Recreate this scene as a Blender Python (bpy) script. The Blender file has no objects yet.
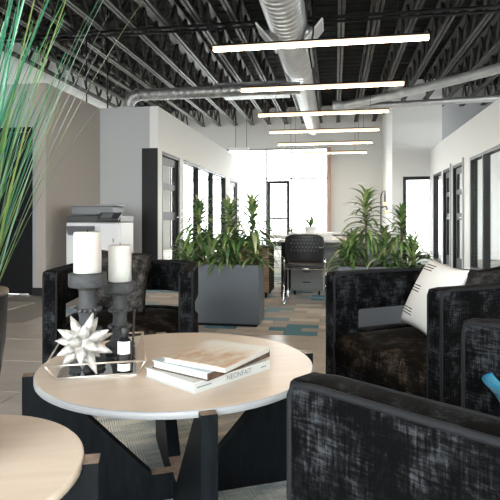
import bpy, bmesh, math, random
from mathutils import Vector, Matrix
random.seed(7)
PI = math.pi
scene = bpy.context.scene
COL = scene.collection

# ------------------------------------------------------------------ camera, sky, exposure
FPX = 510.0; VPX = 335.0; HOR = 220.0
TH = math.atan((VPX - 250) / FPX)
cam_d = bpy.data.cameras.new('camera')
cam_d.sensor_width = 36.0; cam_d.lens = 36.0 * FPX / 500; cam_d.shift_y = -(250 - HOR) / 500
cam_d.clip_start = 0.02; cam_d.clip_end = 200
cam = bpy.data.objects.new('camera', cam_d); COL.objects.link(cam)
cam.location = (0, 0, 1.0); cam.rotation_euler = (PI / 2, 0, TH)
scene.camera = cam

world = bpy.data.worlds.new('overcast_sky'); scene.world = world
world.use_nodes = True
wn = world.node_tree
bg = wn.nodes['Background']
bg.inputs[0].default_value = (0.97, 0.985, 1.0, 1); bg.inputs[1].default_value = 9.0

vs = scene.view_settings
vs.view_transform = 'Standard'; vs.look = 'None'; vs.gamma = 1.0; vs.use_curve_mapping = False
vs.exposure = 0.66
scene.display_settings.display_device = 'sRGB'
cy = scene.cycles
cy.max_bounces = 10; cy.diffuse_bounces = 6; cy.glossy_bounces = 4; cy.transmission_bounces = 8; cy.transparent_max_bounces = 16
cy.sample_clamp_indirect = 6.0
cy.caustics_reflective = False; cy.caustics_refractive = False

def portal(name, loc, rot, sx, sy):
    l = bpy.data.lights.new(name, 'AREA'); l.shape = 'RECTANGLE'; l.size = sx; l.size_y = sy
    l.cycles.is_portal = True
    o = bpy.data.objects.new(name, l); COL.objects.link(o); o.location = loc; o.rotation_euler = rot
    return o
# daylight comes through the building's own windows: sky portals set in the openings
portal('daylight_portal', (0.5, -2.6, 1.75), (-PI / 2, 0, PI), 9.4, 3.1)            # window wall behind the camera
portal('daylight_portal', (-2.9, 16.95, 1.75), (-PI / 2, 0, 0), 5.3, 3.3)         # far window wall
portal('daylight_portal', (-6.42, 11.5, 1.6), (PI / 2, 0, -PI / 2), 6.5, 2.5)       # office windows, left
portal('daylight_portal', (6.42, 9.5, 1.6), (PI / 2, 0, PI / 2), 7.0, 2.5)          # office windows, right

# ------------------------------------------------------------------ coordinates
ct, st = math.cos(TH), math.sin(TH)
def CW(lat, d, z=0.0):            # camera-plane coordinates (sideways, forward) to the room's
    return Vector((lat * ct - d * st, lat * st + d * ct, z))
def PX(x, y, d):                  # pixel at a known distance
    return CW((x - 250) / FPX * d, d, 1 + (HOR - y) / FPX * d)
def YX(px, X):                    # room depth at which a pixel column meets the plane X
    fwd = FPX * X / (ct * (px - VPX)); return (fwd + X * st) / ct
def ROT(a, b):                    # z-rotation that turns local -Y to camera-plane direction (a, b)
    return math.atan2(b, a) + PI / 2 + TH

# ------------------------------------------------------------------ materials
MATS = {}
def mat(name, col=(.8, .8, .8), rough=.5, metal=0.0, emit=None, es=0, sheen=0, coat=0, spec=.5, alpha=None, trans=0):
    if name in MATS: return MATS[name]
    m = bpy.data.materials.new(name); m.use_nodes = True
    b = m.node_tree.nodes['Principled BSDF']
    b.inputs['Base Color'].default_value = (*col, 1); b.inputs['Roughness'].default_value = rough
    b.inputs['Metallic'].default_value = metal; b.inputs['Specular IOR Level'].default_value = spec
    if emit: b.inputs['Emission Color'].default_value = (*emit, 1); b.inputs['Emission Strength'].default_value = es
    if sheen: b.inputs['Sheen Weight'].default_value = sheen; b.inputs['Sheen Roughness'].default_value = .35
    if coat: b.inputs['Coat Weight'].default_value = coat
    if trans: b.inputs['Transmission Weight'].default_value = trans
    MATS[name] = m; return m
def nodes(m): return m.node_tree.nodes, m.node_tree.links, m.node_tree.nodes['Principled BSDF']
def noise_col(m, c1, c2, scale=(5, 5, 5), ns=1.0, detail=4, rough=.6, lo=.35, hi=.65, coord='Object', bump=0, bdist=.01):
    n, l, b = nodes(m)
    tc = n.new('ShaderNodeTexCoord'); mp = n.new('ShaderNodeMapping'); mp.inputs['Scale'].default_value = scale
    tx = n.new('ShaderNodeTexNoise'); tx.inputs['Scale'].default_value = ns; tx.inputs['Detail'].default_value = detail
    tx.inputs['Roughness'].default_value = rough
    rp = n.new('ShaderNodeValToRGB'); rp.color_ramp.elements[0].position = lo; rp.color_ramp.elements[1].position = hi
    rp.color_ramp.elements[0].color = (*c1, 1); rp.color_ramp.elements[1].color = (*c2, 1)
    l.new(tc.outputs[coord], mp.inputs['Vector']); l.new(mp.outputs[0], tx.inputs['Vector'])
    l.new(tx.outputs['Fac'], rp.inputs[0]); l.new(rp.outputs[0], b.inputs['Base Color'])
    if bump:
        bp = n.new('ShaderNodeBump'); bp.inputs['Strength'].default_value = bump; bp.inputs['Distance'].default_value = bdist
        l.new(tx.outputs['Fac'], bp.inputs['Height']); l.new(bp.outputs[0], b.inputs['Normal'])
    return m

def velvet(name, dark, mid, light, brown=None):
    if name in MATS: return MATS[name]
    m = mat(name, dark, .75, spec=.05); n, l, b = nodes(m)
    tc = n.new('ShaderNodeTexCoord')
    def nz(sc, s, d, r):
        mp = n.new('ShaderNodeMapping'); mp.inputs['Scale'].default_value = sc
        t = n.new('ShaderNodeTexNoise'); t.inputs['Scale'].default_value = s; t.inputs['Detail'].default_value = d; t.inputs['Roughness'].default_value = r
        l.new(tc.outputs['Object'], mp.inputs[0]); l.new(mp.outputs[0], t.inputs['Vector']); return t.outputs['Fac']
    def ma(op, a, c):
        q = n.new('ShaderNodeMath'); q.operation = op
        for i, v in enumerate((a, c)):
            if isinstance(v, (int, float)): q.inputs[i].default_value = v
            else: l.new(v, q.inputs[i])
        return q.outputs[0]
    big = nz((1, 1, 1), 11, 6, .72)
    vert = nz((190, 190, 18), 1, 4, .7)
    hor = nz((20, 20, 190), 1, 4, .7)
    f = ma('ADD', ma('MULTIPLY', big, 1.3), ma('ADD', ma('MULTIPLY', vert, .65), ma('MULTIPLY', hor, .65)))
    f = ma('SUBTRACT', f, .8)
    rp = n.new('ShaderNodeValToRGB'); e = rp.color_ramp.elements
    e[0].position = .40; e[0].color = (*dark, 1); e[1].position = .74; e[1].color = (*light, 1)
    k = e.new(.54); k.color = (*mid, 1)
    l.new(f, rp.inputs[0]); l.new(rp.outputs[0], b.inputs['Base Color'])
    bp = n.new('ShaderNodeBump'); bp.inputs['Strength'].default_value = .25; bp.inputs['Distance'].default_value = .004
    l.new(f, bp.inputs['Height']); l.new(bp.outputs[0], b.inputs['Normal'])
    return m

def glass_mat(name='clear_glass', tint=(.97, .985, .98), refl=.08):
    if name in MATS: return MATS[name]
    m = bpy.data.materials.new(name); m.use_nodes = True; n, l = m.node_tree.nodes, m.node_tree.links
    n.clear()
    out = n.new('ShaderNodeOutputMaterial'); mix = n.new('ShaderNodeMixShader'); tr = n.new('ShaderNodeBsdfTransparent'); gl = n.new('ShaderNodeBsdfGlossy')
    tr.inputs[0].default_value = (*tint, 1); gl.inputs['Roughness'].default_value = .02
    fr = n.new('ShaderNodeFresnel'); fr.inputs[0].default_value = 1.45
    ge = n.new('ShaderNodeNewGeometry'); iv = n.new('ShaderNodeMath'); iv.operation = 'SUBTRACT'; iv.inputs[0].default_value = 1; l.new(ge.outputs['Backfacing'], iv.inputs[1])
    mu = n.new('ShaderNodeMath'); mu.operation = 'MULTIPLY'; l.new(fr.outputs[0], mu.inputs[0]); l.new(iv.outputs[0], mu.inputs[1]); l.new(mu.outputs[0], mix.inputs[0]); l.new(tr.outputs[0], mix.inputs[1]); l.new(gl.outputs[0], mix.inputs[2]); l.new(mix.outputs[0], out.inputs[0])
    MATS[name] = m; return m

M_white = mat('white_wall_paint', (.80, .80, .79), .75)
M_cool = mat('cool_grey_wall_paint', (.47, .48, .49), .75)
M_taupe = mat('taupe_wall_paint', (.385, .345, .31), .75)
M_shade = mat('grey_paint_and_shade', (.33, .34, .35), .75)  # own paint on the doorway wall, painted shade on the far recess
M_pale = mat('pale_grey_wall_paint', (.66, .665, .65), .75)
for mm in (M_white, M_cool, M_taupe, M_shade, M_pale):
    n, l, b = nodes(mm); tx = n.new('ShaderNodeTexNoise'); tx.inputs['Scale'].default_value = 140; bp = n.new('ShaderNodeBump'); bp.inputs['Strength'].default_value = .04
    l.new(tx.outputs['Fac'], bp.inputs['Height']); l.new(bp.outputs[0], b.inputs['Normal'])
M_frame = mat('charcoal_metal_frame', (.016, .0165, .018), .45, spec=.3)
M_black = mat('matt_black', (.007, .007, .008), .6, spec=.2)
M_blackpl = mat('black_plastic', (.018, .018, .02), .42)
M_deck = noise_col(mat('dark_painted_roof_deck', (.03, .028, .026), .8, spec=.1), (.007, .0065, .006), (.014, .013, .0115), (1.5, 1.5, 1.5), 3)
M_steel = noise_col(mat('dark_grey_painted_steel', (.07, .07, .07), .5, 0, spec=.3), (.030, .029, .027), (.066, .063, .059), (2, 2, 2), 4)
M_duct = noise_col(mat('galvanised_duct_metal', (.6, .61, .62), .35, .55), (.50, .51, .52), (.60, .61, .61), (3, 3, 3), 2)
M_duct_dark = noise_col(mat('dull_galvanised_metal', (.35, .35, .35), .38, .6), (.26, .26, .26), (.42, .42, .41), (6, 6, 6), 3)
M_chrome = mat('chrome', (.75, .76, .78), .12, 1.0)
M_lamp = mat('warm_linear_diffuser', (1, .9, .8), .5, emit=(1.0, .76, .50), es=20)
M_lampside = mat('warm_halo_edge', (1, .85, .7), .5, emit=(1.0, .66, .42), es=.8)  # warm glow of these faces stands in for the lamp's halo
M_lamp2 = mat('cool_lamp_diffuser', (1, 1, 1), .5, emit=(1.0, .97, .92), es=5)
M_bulb = mat('amber_bulb', (1, .7, .4), .4, emit=(1.0, .42, .16), es=1.3)
M_glass = glass_mat()
M_velvet = velvet('crushed_black_velvet', (.0015, .0015, .0018), (.0065, .0067, .0073), (.040, .043, .048))
M_velvet_b = velvet('crushed_brown_black_velvet', (.003, .0025, .002), (.010, .0078, .006), (.060, .045, .034))
M_pipe = mat('charcoal_piping', (.016, .017, .019), .7, spec=.1)
M_top = noise_col(mat('cream_tabletop', (.72, .60, .49), .33), (.70, .575, .46), (.76, .635, .52), (3, 26, 3), 1.3, 5)
M_rim = mat('pale_tabletop_edge', (.36, .37, .385), .45)
M_leg = noise_col(mat('blue_black_stained_wood', (.02, .026, .032), .5, spec=.12), (.0025, .0036, .0048), (.007, .0095, .012), (14, 14, 3), 3, 5)
M_legtop = noise_col(mat('brown_bare_wood_edge', (.22, .15, .11), .5), (.14, .10, .075), (.27, .19, .14), (12, 12, 12), 3, 4)
M_planter = mat('slate_grey_planter', (.085, .098, .115), .38)
M_soil = noise_col(mat('dark_potting_soil', (.03, .02, .015), .95), (.012, .009, .007), (.05, .035, .025), (60, 60, 60), 1, bump=.6)
M_stem = noise_col(mat('brown_cane', (.16, .11, .07), .8), (.10, .07, .04), (.24, .18, .11), (30, 30, 90), 1)
M_copier = mat('white_copier_plastic', (.74, .74, .75), .42)
M_copgrey = mat('copier_grey_plastic', (.19, .20, .215), .45)
M_copdark = mat('copier_dark_plastic', (.055, .058, .062), .4)
M_candle = mat('ivory_candle_wax', (.76, .745, .70), .5); nodes(M_candle)[2].inputs['Subsurface Weight'].default_value = .25
M_cstick = noise_col(mat('weathered_charcoal_wood', (.09, .095, .10), .7), (.045, .047, .050), (.070, .073, .078), (40, 40, 40), 1)
M_wire = mat('pale_champagne_wire', (.80, .72, .64), .28, .85)
M_mirror = mat('mirror_tray', (.72, .73, .74), .05, 1.0)
M_star = noise_col(mat('silver_leaf_resin', (.8, .79, .77), .38, .45), (.62, .60, .57), (.90, .89, .87), (45, 45, 45), 1, 5, bump=.35)
M_paper = mat('white_paper', (.84, .84, .82), .7)
M_bottle = mat('black_glass', (.012, .014, .016), .12, coat=.5)
M_desk = mat('white_laminate', (.80, .80, .80), .4)
M_wood = noise_col(mat('oak_drawer_front', (.38, .24, .15), .5), (.27, .16, .095), (.44, .29, .185), (6, 6, 60), 1, 4)
M_greybox = mat('grey_metal_pedestal', (.22, .23, .24), .4)
M_teal = mat('teal_blue_glaze', (.07, .26, .38), .2, coat=.5)

# ------------------------------------------------------------------ mesh building
class MB:
    def __init__(s): s.v = []; s.f = []; s.m = []; s.sm = []
    def add(s, vs, fs, mi=0, smooth=False):
        o = len(s.v); s.v += [tuple(v) for v in vs]
        for f in fs: s.f.append([o + i for i in f]); s.m.append(mi); s.sm.append(smooth)
        return s
    def box(s, a, b, mi=0, M=None):
        x0, y0, z0 = a; x1, y1, z1 = b
        vs = [Vector(p) for p in ((x0,y0,z0),(x1,y0,z0),(x1,y1,z0),(x0,y1,z0),(x0,y0,z1),(x1,y0,z1),(x1,y1,z1),(x0,y1,z1))]
        if M: vs = [M @ v for v in vs]
        return s.add(vs, [(0,3,2,1),(4,5,6,7),(0,1,5,4),(1,2,6,5),(2,3,7,6),(3,0,4,7)], mi)
    def tube(s, pts, r, n=8, mi=0, closed=False, smooth=True, cap=True):
        pts = [Vector(p) for p in pts]; N = len(pts); rs = r if isinstance(r, (list, tuple)) else [r] * N
        vs = []; up = None
        for i, p in enumerate(pts):
            if closed: t = pts[(i + 1) % N] - pts[i - 1]
            else: t = pts[min(i + 1, N - 1)] - pts[max(i - 1, 0)]
            t.normalize()
            if up is None: up = Vector((0, 0, 1)) if abs(t.z) < .9 else Vector((1, 0, 0))
            a = up - t * up.dot(t)
            if a.length < 1e-5: a = t.orthogonal()
            a.normalize(); up = a; c = t.cross(a)
            for k in range(n):
                q = 2 * PI * k / n; vs.append(p + (a * math.cos(q) + c * math.sin(q)) * rs[i])
        fs = []
        for i in range(N if closed else N - 1):
            j = (i + 1) % N
            for k in range(n): fs.append((i*n+k, i*n+(k+1)%n, j*n+(k+1)%n, j*n+k))
        s.add(vs, fs, mi, smooth)
        if cap and not closed:
            o = len(s.v) - len(vs)
            s.f.append([o + k for k in reversed(range(n))]); s.m.append(mi); s.sm.append(False)
            s.f.append([o + (N-1)*n + k for k in range(n)]); s.m.append(mi); s.sm.append(False)
        return s
    def lathe(s, prof, n=32, c=(0, 0, 0), mi=0, smooth=True):
        vs = []; fs = []
        for r, z in prof:
            for k in range(n):
                q = 2 * PI * k / n; vs.append((c[0] + r * math.cos(q), c[1] + r * math.sin(q), c[2] + z))
        for i in range(len(prof) - 1):
            for k in range(n): fs.append((i*n+k, i*n+(k+1)%n, (i+1)*n+(k+1)%n, (i+1)*n+k))
        s.add(vs, fs, mi, smooth)
        o = len(s.v) - len(vs)
        if prof[0][0] > 1e-4: s.f.append([o + k for k in reversed(range(n))]); s.m.append(mi); s.sm.append(False)
        if prof[-1][0] > 1e-4: s.f.append([o + (len(prof)-1)*n + k for k in range(n)]); s.m.append(mi); s.sm.append(False)
        return s
    def ball(s, c, r, n=10, m=6, mi=0):
        return s.lathe([(max(r * math.sin(PI * i / m), 1e-5), -r * math.cos(PI * i / m)) for i in range(m + 1)], n, c, mi)
    def prism(s, poly, z0, z1, mi=0, M=None):       # polygon in XY extruded in Z
        n = len(poly); vs = [Vector((x, y, z0)) for x, y in poly] + [Vector((x, y, z1)) for x, y in poly]
        if M: vs = [M @ v for v in vs]
        return s.add(vs, [list(reversed(range(n))), list(range(n, 2 * n))] + [(i, (i+1) % n, n + (i+1) % n, n + i) for i in range(n)], mi)
    def mesh(s, name, mats):
        me = bpy.data.meshes.new(name); me.from_pydata(s.v, [], s.f)
        if not isinstance(mats, (list, tuple)): mats = [mats]
        for m in mats: me.materials.append(m)
        me.polygons.foreach_set('material_index', s.m); me.polygons.foreach_set('use_smooth', s.sm)
        me.update(); return me
    def build(s, name, mats, parent=None, loc=(0, 0, 0), rz=0, bevel=0, seg=2, fix=True):
        me = s.mesh(name, mats)
        if fix:
            bm = bmesh.new(); bm.from_mesh(me); bmesh.ops.recalc_face_normals(bm, faces=bm.faces); bm.to_mesh(me); bm.free()
        o = bpy.data.objects.new(name, me); COL.objects.link(o); o.parent = parent; o.location = loc; o.rotation_euler = (0, 0, rz)
        if bevel:
            b = o.modifiers.new('bevel', 'BEVEL'); b.width = bevel; b.segments = seg; b.limit_method = 'ANGLE'; b.angle_limit = math.radians(40)
        return o
def inst(name, me, parent=None, loc=(0, 0, 0), rot=(0, 0, 0), sc=None):
    o = bpy.data.objects.new(name, me); COL.objects.link(o); o.parent = parent; o.location = loc; o.rotation_euler = rot
    if sc: o.scale = sc
    return o
def tag(o, label, cat, group=None, kind=None):
    o['label'] = label; o['category'] = cat
    if group: o['group'] = group
    if kind: o['kind'] = kind
    return o
def thing(name, label, cat, loc=(0, 0, 0), rz=0, group=None):
    o = bpy.data.objects.new(name, None); COL.objects.link(o); o.location = loc; o.rotation_euler = (0, 0, rz); o.empty_display_size = .1
    return tag(o, label, cat, group)
def struct(o, label=None, cat=None):
    o['kind'] = 'structure'
    if label: o['label'] = label; o['category'] = cat
    return o
def copy_tree(o, parent=None):
    c = o.copy(); COL.objects.link(c); c.parent = parent
    for ch in list(o.children): copy_tree(ch, c)
    return c

# ------------------------------------------------------------------ the setting
XL, XR = -2.79, 2.42          # glazed office fronts
HW = 2.82                     # partition height
HH = 2.13                     # door and window head
YB = 16.8                     # far wall
ZJ, ZD = 4.15, 4.72           # joist underside, roof deck

M_floor = mat('taupe_stone_floor', (.46, .41, .36), .32)
noise_col(M_floor, (.40, .355, .315), (.50, .45, .40), (1.2, 5, 1), 1.6, 6)
fl = struct(MB().box((-9, -2.8, -.12), (7.5, YB + .2, -.012)).build('floor', mat('floor_joint_grey', (.26, .235, .21), .7)), 'taupe stone tile floor of the lounge and office', 'floor')
# large floor tiles with thin recessed joints; stone tiles where they show
tile_me = MB().box((-.596, -.296, -.012), (.596, .296, 0)).mesh('floor_tile', M_floor)
for ix in range(-8, 7):
    for iy in range(-5, 28):
        x = ix * 1.2 + (.6 if iy % 2 else 0); y = iy * .6
        if y > 4.3 and x > -3.6: continue
        inst('tile', tile_me, fl, (x, y, 0))
# carpet of mixed tiles in the office
carpet_cols = [(.50, .445, .385), (.43, .39, .345), (.60, .545, .475), (.36, .345, .325), (.10, .24, .31), (.22, .35, .41)]
CM = [noise_col(mat('carpet_' + nm, c, .95), tuple(v * .82 for v in c), tuple(min(1, v * 1.12) for v in c), (120, 120, 1), 1, 3, bump=.3) for nm, c in
      zip(('sand', 'taupe', 'cream', 'stone', 'deep_teal', 'dusty_blue'), carpet_cols)]
M_carpet = mat('patchwork_carpet', (.4, .36, .3), .95)
n_, l_, b_ = nodes(M_carpet)
tc = n_.new('ShaderNodeTexCoord'); bt = n_.new('ShaderNodeTexBrick'); wnz = n_.new('ShaderNodeTexWhiteNoise'); vm = n_.new('ShaderNodeVectorMath'); vm.operation = 'SNAP'
vm.inputs[1].default_value = (.3, .15, 1); rp = n_.new('ShaderNodeValToRGB'); rp.color_ramp.interpolation = 'CONSTANT'
for i, (p, c) in enumerate(zip((0, .25, .45, .62, .76, .88), carpet_cols)):
    e = rp.color_ramp.elements[i] if i < 2 else rp.color_ramp.elements.new(p)
    e.position = p; e.color = (*c, 1)
l_.new(tc.outputs['Object'], vm.inputs[0]); l_.new(vm.outputs[0], wnz.inputs['Vector']); l_.new(wnz.outputs['Value'], rp.inputs[0]); l_.new(rp.outputs[0], b_.inputs['Base Color'])
n_.remove(bt)
cp = MB().box((-3.0, 4.42, -.012), (2.5, YB, -.001)).build('carpet', M_carpet)
cp.parent = fl
tm = [MB().box((-.148, -.073, -.001), (.148, .073, .004)).mesh('carpet_tile', m) for m in CM]
rr = random.Random(3)
for iy in range(0, 30):
    for ix in range(-8, 5):
        X = ix * .30 + (.15 if iy % 2 else 0); Y = 4.5 + iy * .15
        k = rr.choices(range(6), (26, 18, 18, 12, 14, 12))[0]
        if -1.75 < X < 1.15 and (Y < 8.9): inst('carpet_tile', tm[k], cp, (X, Y, 0))

def wall(name, mt, boxes, label):
    mb = MB()
    for a, b in boxes: mb.box(a, b)
    return struct(mb.build(name, mt), label, 'wall')
def wall_with_holes(axis, pos, th, a0, a1, z1, holes):
    """boxes of a wall in plane axis=pos; holes (a, b, z0, z1) along the other axis"""
    out = []
    def bx(p0, p1, q0, q1):
        if p1 - p0 < 1e-4 or q1 - q0 < 1e-4: return
        if axis == 'x': out.append(((min(pos, pos + th), p0, q0), (max(pos, pos + th), p1, q1)))
        else: out.append(((p0, min(pos, pos + th), q0), (p1, max(pos, pos + th), q1)))
    cur = a0
    for h0, h1, q0, q1 in sorted(holes):
        bx(cur, h0, 0, z1); bx(h0, h1, 0, q0); bx(h0, h1, q1, z1); cur = h1
    bx(cur, a1, 0, z1)
    return out

WIN = [0]
def frame_window(axis, pos, a0, a1, z0, z1, mull=(), trans=(), dep=.12, w=.05, label='', fm=None, glass=True, parts=True):
    """window_<n>: frame members and panes as parts"""
    WIN[0] += 1
    fm = fm or M_frame
    root = bpy.data.objects.new('window_%d' % WIN[0], None); COL.objects.link(root); struct(root, label, 'window')
    def put(nm, p0, p1, q0, q1, d0, d1, m):
        if axis == 'x': MB().box((pos + d0, p0, q0), (pos + d1, p1, q1)).build(nm, m, root)
        else: MB().box((p0, pos + d0, q0), (p1, pos + d1, q1)).build(nm, m, root)
    put('jamb', a0, a0 + w, z0, z1, 0, dep, fm); put('jamb', a1 - w, a1, z0, z1, 0, dep, fm)
    put('head', a0 + w, a1 - w, z1 - w, z1, 0, dep, fm); put('sill', a0 + w, a1 - w, z0, z0 + w, 0, dep, fm)
    cuts = [a0 + w] + list(mull) + [a1 - w]
    for m_ in mull: put('mullion', m_ - w / 2, m_ + w / 2, z0 + w, z1 - w, 0, dep, fm)
    for i in range(len(cuts) - 1):
        p0 = cuts[i] + (w / 2 if i else 0); p1 = cuts[i + 1] - (w / 2 if i < len(cuts) - 2 else 0)
        zc = [z0 + w] + list(trans) + [z1 - w]
        for t_ in trans: put('transom', p0, p1, t_ - w / 2, t_ + w / 2, dep * .2, dep * .8, fm)
        for j in range(len(zc) - 1):
            q0 = zc[j] + (w / 2 if j else 0); q1 = zc[j + 1] - (w / 2 if j < len(zc) - 2 else 0)
            put('pane', p0, p1, q0, q1, dep * .5 - .004, dep * .5 + .004, M_glass)
    return root

# left glazed office front, X = XL
YC = 7.8                                     # corner where it meets the wall facing the lounge
yd0, yd1 = YX(162, XL), YX(180, XL)          # door
wy = [YX(x, XL) for x in (183.5, 199, 213.5, 226)]
d20, d21 = YX(230, XL), YX(237.5, XL); YLE = YX(240, XL)
wall('wall_left', M_white, wall_with_holes('x', XL, -.14, YC, YLE, HW, [(yd0, yd1, 0, HH), (wy[0], wy[3], .10, HH), (d20, d21, 0, HH)]), 'white partition with office glazing left of the planters')
frame_window('x', XL - .13, wy[0], wy[3], .10, HH, mull=wy[1:3], label='three-light glazed screen in the white left partition')
# wall facing the lounge beside the copier, and the taupe wall
wall('wall_copier', M_cool, wall_with_holes('y', YC, .14, -3.92, XL - .14, HW, []), 'cool grey wall behind the copier')
struct(MB().box((XL - .265, YC - .02, 0), (XL - .002, YC - .001, HH + .02)).build('trim_5', M_frame, bevel=.003), 'dark full-height metal panel at the corner by the copier wall', 'trim')
YF = 6.22
wall('wall_taupe', M_taupe, [((-3.92, YF, 0), (-3.78, YC, HW))], 'taupe side wall left of the copier')
xo1 = -3.97                                 # dark doorway edge
wall('wall_doorway', M_shade, wall_with_holes('y', YF, .14, -9, -3.921, HW, [(-5.4, xo1, 0, 2.24)]), 'grey wall with a dark doorway at far left')
for a, b, nm in (((-3.969, YF - .015, 0), (-3.781, YF, .10), 'baseboard_doorway'), ((-3.78, YF, 0), (-3.765, YC, .10), 'baseboard_taupe'), ((-3.765, YC - .015, 0), (-3.25, YC, .10), 'baseboard_copier')):
    struct(MB().box(a, b).build(nm, M_frame), 'dark baseboard at the foot of the ' + nm.split('_')[1] + ' wall', 'baseboard')
# door leaf in the dark doorway
d = bpy.data.objects.new('door_1', None); COL.objects.link(d); struct(d, 'black door in the grey wall at far left', 'door')
MB().box((-5.33, YF + .03, 0.01), (xo1 - .06, YF + .075, 2.17)).build('leaf', M_black, d, bevel=.004)
for a, b in (((-5.40, YF, 0), (-5.34, YF + .14, 2.24)), ((xo1 - .05, YF - .005, 0), (xo1, YF + .14, 2.24)), ((-5.34, YF, 2.18), (xo1 - .05, YF + .14, 2.24))):
    MB().box(a, b).build('jamb', M_black, d)
MB().tube([(xo1 - .14, YF + .03, 1.0), (xo1 - .14, YF - .02, 1.0), (xo1 - .24, YF - .02, 1.0)], .009).build('handle', M_frame, d)

# right glazed office front, X = XR
YRE = YX(430, XR)
r = [YX(x, XR) for x in (433, 441.5, 451, 464, 469.5, 482, 500)]     # far to near
wall('wall_right', M_white, wall_with_holes('x', XR, .14, -2.6, YRE, HW,
     [(r[1], r[0], .0, HH), (r[2] + .08, r[1] - .12, 0, HH), (r[3] + .1, r[2] - .12, 0, HH), (5.9, r[4], .10, HH)]), 'white partition with office doors and glazing on the right')
frame_window('x', XR + .01, r[1], r[0], 0, HH, label='narrow far sidelight in the right partition')
frame_window('x', XR + .01, 5.9, r[4], .10, HH, mull=(r[6] - .25, r[5]), label='wide glazed screen nearest in the right partition')
def glazed_door(name, axis, pos, a0, a1, flip, label, open_ang=0.0, side=-1):
    root = bpy.data.objects.new(name, None); COL.objects.link(root); struct(root, label, 'door')
    def put(nm, p0, p1, q0, q1, d0, d1, m):
        return MB().box((pos + d0, p0, q0), (pos + d1, p1, q1)).build(nm, m, root, bevel=.003)
    w = .06
    put('jamb', a0, a0 + w, 0, HH, 0, .13, M_frame); put('jamb', a1 - w, a1, 0, HH, 0, .13, M_frame); put('head', a0 + w, a1 - w, HH - w, HH, 0, .13, M_frame)
    b0, b1 = a0 + w + .005, a1 - w - .005; s = .11
    for q0, q1, nm in ((.01, .22, 'bottom_rail'), (1.0, 1.14, 'lock_rail'), (1.52, 1.62, 'rail'), (HH - w - .13, HH - w - .01, 'top_rail')):
        put(nm, b0 + s, b1 - s, q0, q1, .05, .095, M_frame)
    put('stile', b0, b0 + s, .01, HH - w - .01, .05, .095, M_frame); put('stile', b1 - s, b1, .01, HH - w - .01, .05, .095, M_frame)
    for q0, q1 in ((.22, 1.0), (1.14, 1.52), (1.62, HH - w - .13)): put('pane', b0 + s, b1 - s, q0, q1, .068, .076, M_glass)
    hy = b1 - s / 2 if flip else b0 + s / 2; sg = -1 if side < 0 else 1
    hx = .05 if sg < 0 else .095
    MB().tube([(pos + hx, hy, 1.05), (pos + hx + sg * .05, hy, 1.05), (pos + hx + sg * .05, hy + (-.12 if flip else .12), 1.05)], .01).build('handle', M_chrome, root)
    return root
glazed_door('door_2', 'x', XL - .135, yd0, yd1, True, 'dark glazed office door in the left partition', side=1)
glazed_door('door_3', 'x', XL - .135, d20, d21, True, 'far dark office door in the left partition', side=1)
glazed_door('door_4', 'x', XR + .005, r[2] + .08, r[1] - .12, False, 'farther dark office door in the right partition')
glazed_door('door_5', 'x', XR + .005, r[3] + .1, r[2] - .12, False, 'nearer dark office door in the right partition')
for i, yy in enumerate((r[2] - .02, r[3] + .02)):
    struct(MB().box((XR - .03, yy - .02, 0), (XR - .002, yy + .02, HH + .06)).build('trim_%d' % (i + 1), M_rim), ('pale upright post beside the farther right office door', 'pale upright post beside the nearer right office door')[i], 'trim')

# far wall with window wall, far-right wall block
WX0, WX1 = -5.6, -.22
wall('wall_back', M_pale, wall_with_holes('y', YB, .25, -6.6, 1.62, ZD, [(WX0, WX1, .05, 3.38)]), 'pale far wall above and beside the big windows')
xa = [ (lambda px: (lambda k: k * ct * (YB * ct) / (1 + k * ct * st))((px - VPX) / FPX))(p) for p in (266, 291)]
frame_window('y', YB + .05, WX0, WX1, .05, 3.38, mull=(xa[0] - 1.5, xa[0], xa[1]), trans=(2.37,), dep=.12, w=.05, fm=mat('glare_washed_frame', (.2, .2, .2), .4), label='tall overexposed window wall at the far end')  # frame colour lightened to put the window glare's washout into it
# glazed entrance door inside the window wall
root = bpy.data.objects.new('door_6', None); COL.objects.link(root); struct(root, 'glazed dark-framed entrance door in the far window wall', 'door')
a0, a1 = xa[0] + .035, xa[1] - .035
for p0, p1, q0, q1, nm in ((a0, a0 + .11, .11, 2.30, 'stile'), (a1 - .11, a1, .11, 2.30, 'stile'), (a0 + .11, a1 - .11, 2.2, 2.30, 'top_rail'), (a0 + .11, a1 - .11, 1.02, 1.08, 'rail'), (a0 + .11, a1 - .11, .11, .3, 'bottom_rail')):
    MB().box((p0, YB + .0, q0), (p1, YB + .05, q1)).build(nm, M_frame, root)
YE = 14.0
XE = 1.50
def xat(px, Y): k = (px - VPX) / FPX; return k * ct * (Y * ct) / (1 + k * ct * st)
dw0, dw1 = xat(403, YE), xat(434, YE)
wall('wall_far_right', M_white, wall_with_holes('y', YE, .2, XE, xat(442, YE), ZD, [(dw0, dw1, 0, HH + .02)]), 'white full-height wall right of the far windows')
wall('wall_office_right', M_white, [((XR + .141, YRE - .1, 0), (6.449, YRE + .05, HW))], 'white end wall inside the right-hand glazed office')
wall('wall_far_right_recess', M_shade, [((xat(442, YE) + .001, YE + .9, 0), (6.6, YE + 1.1, ZD))], 'wall with shade in its grey colour, recessed beside the far right block')  # darker grey puts the recess's shade into the wall colour
wall('wall_far_right_return', M_white, [((XE, YE + .2, 0), (XE + .15, YB, ZD))], 'white return wall running back to the far windows')
frame_window('y', YE + .01, dw0, dw1, 0, HH + .02, dep=.16, w=.09, label='dark-framed glazed opening in the far right wall')
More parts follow.
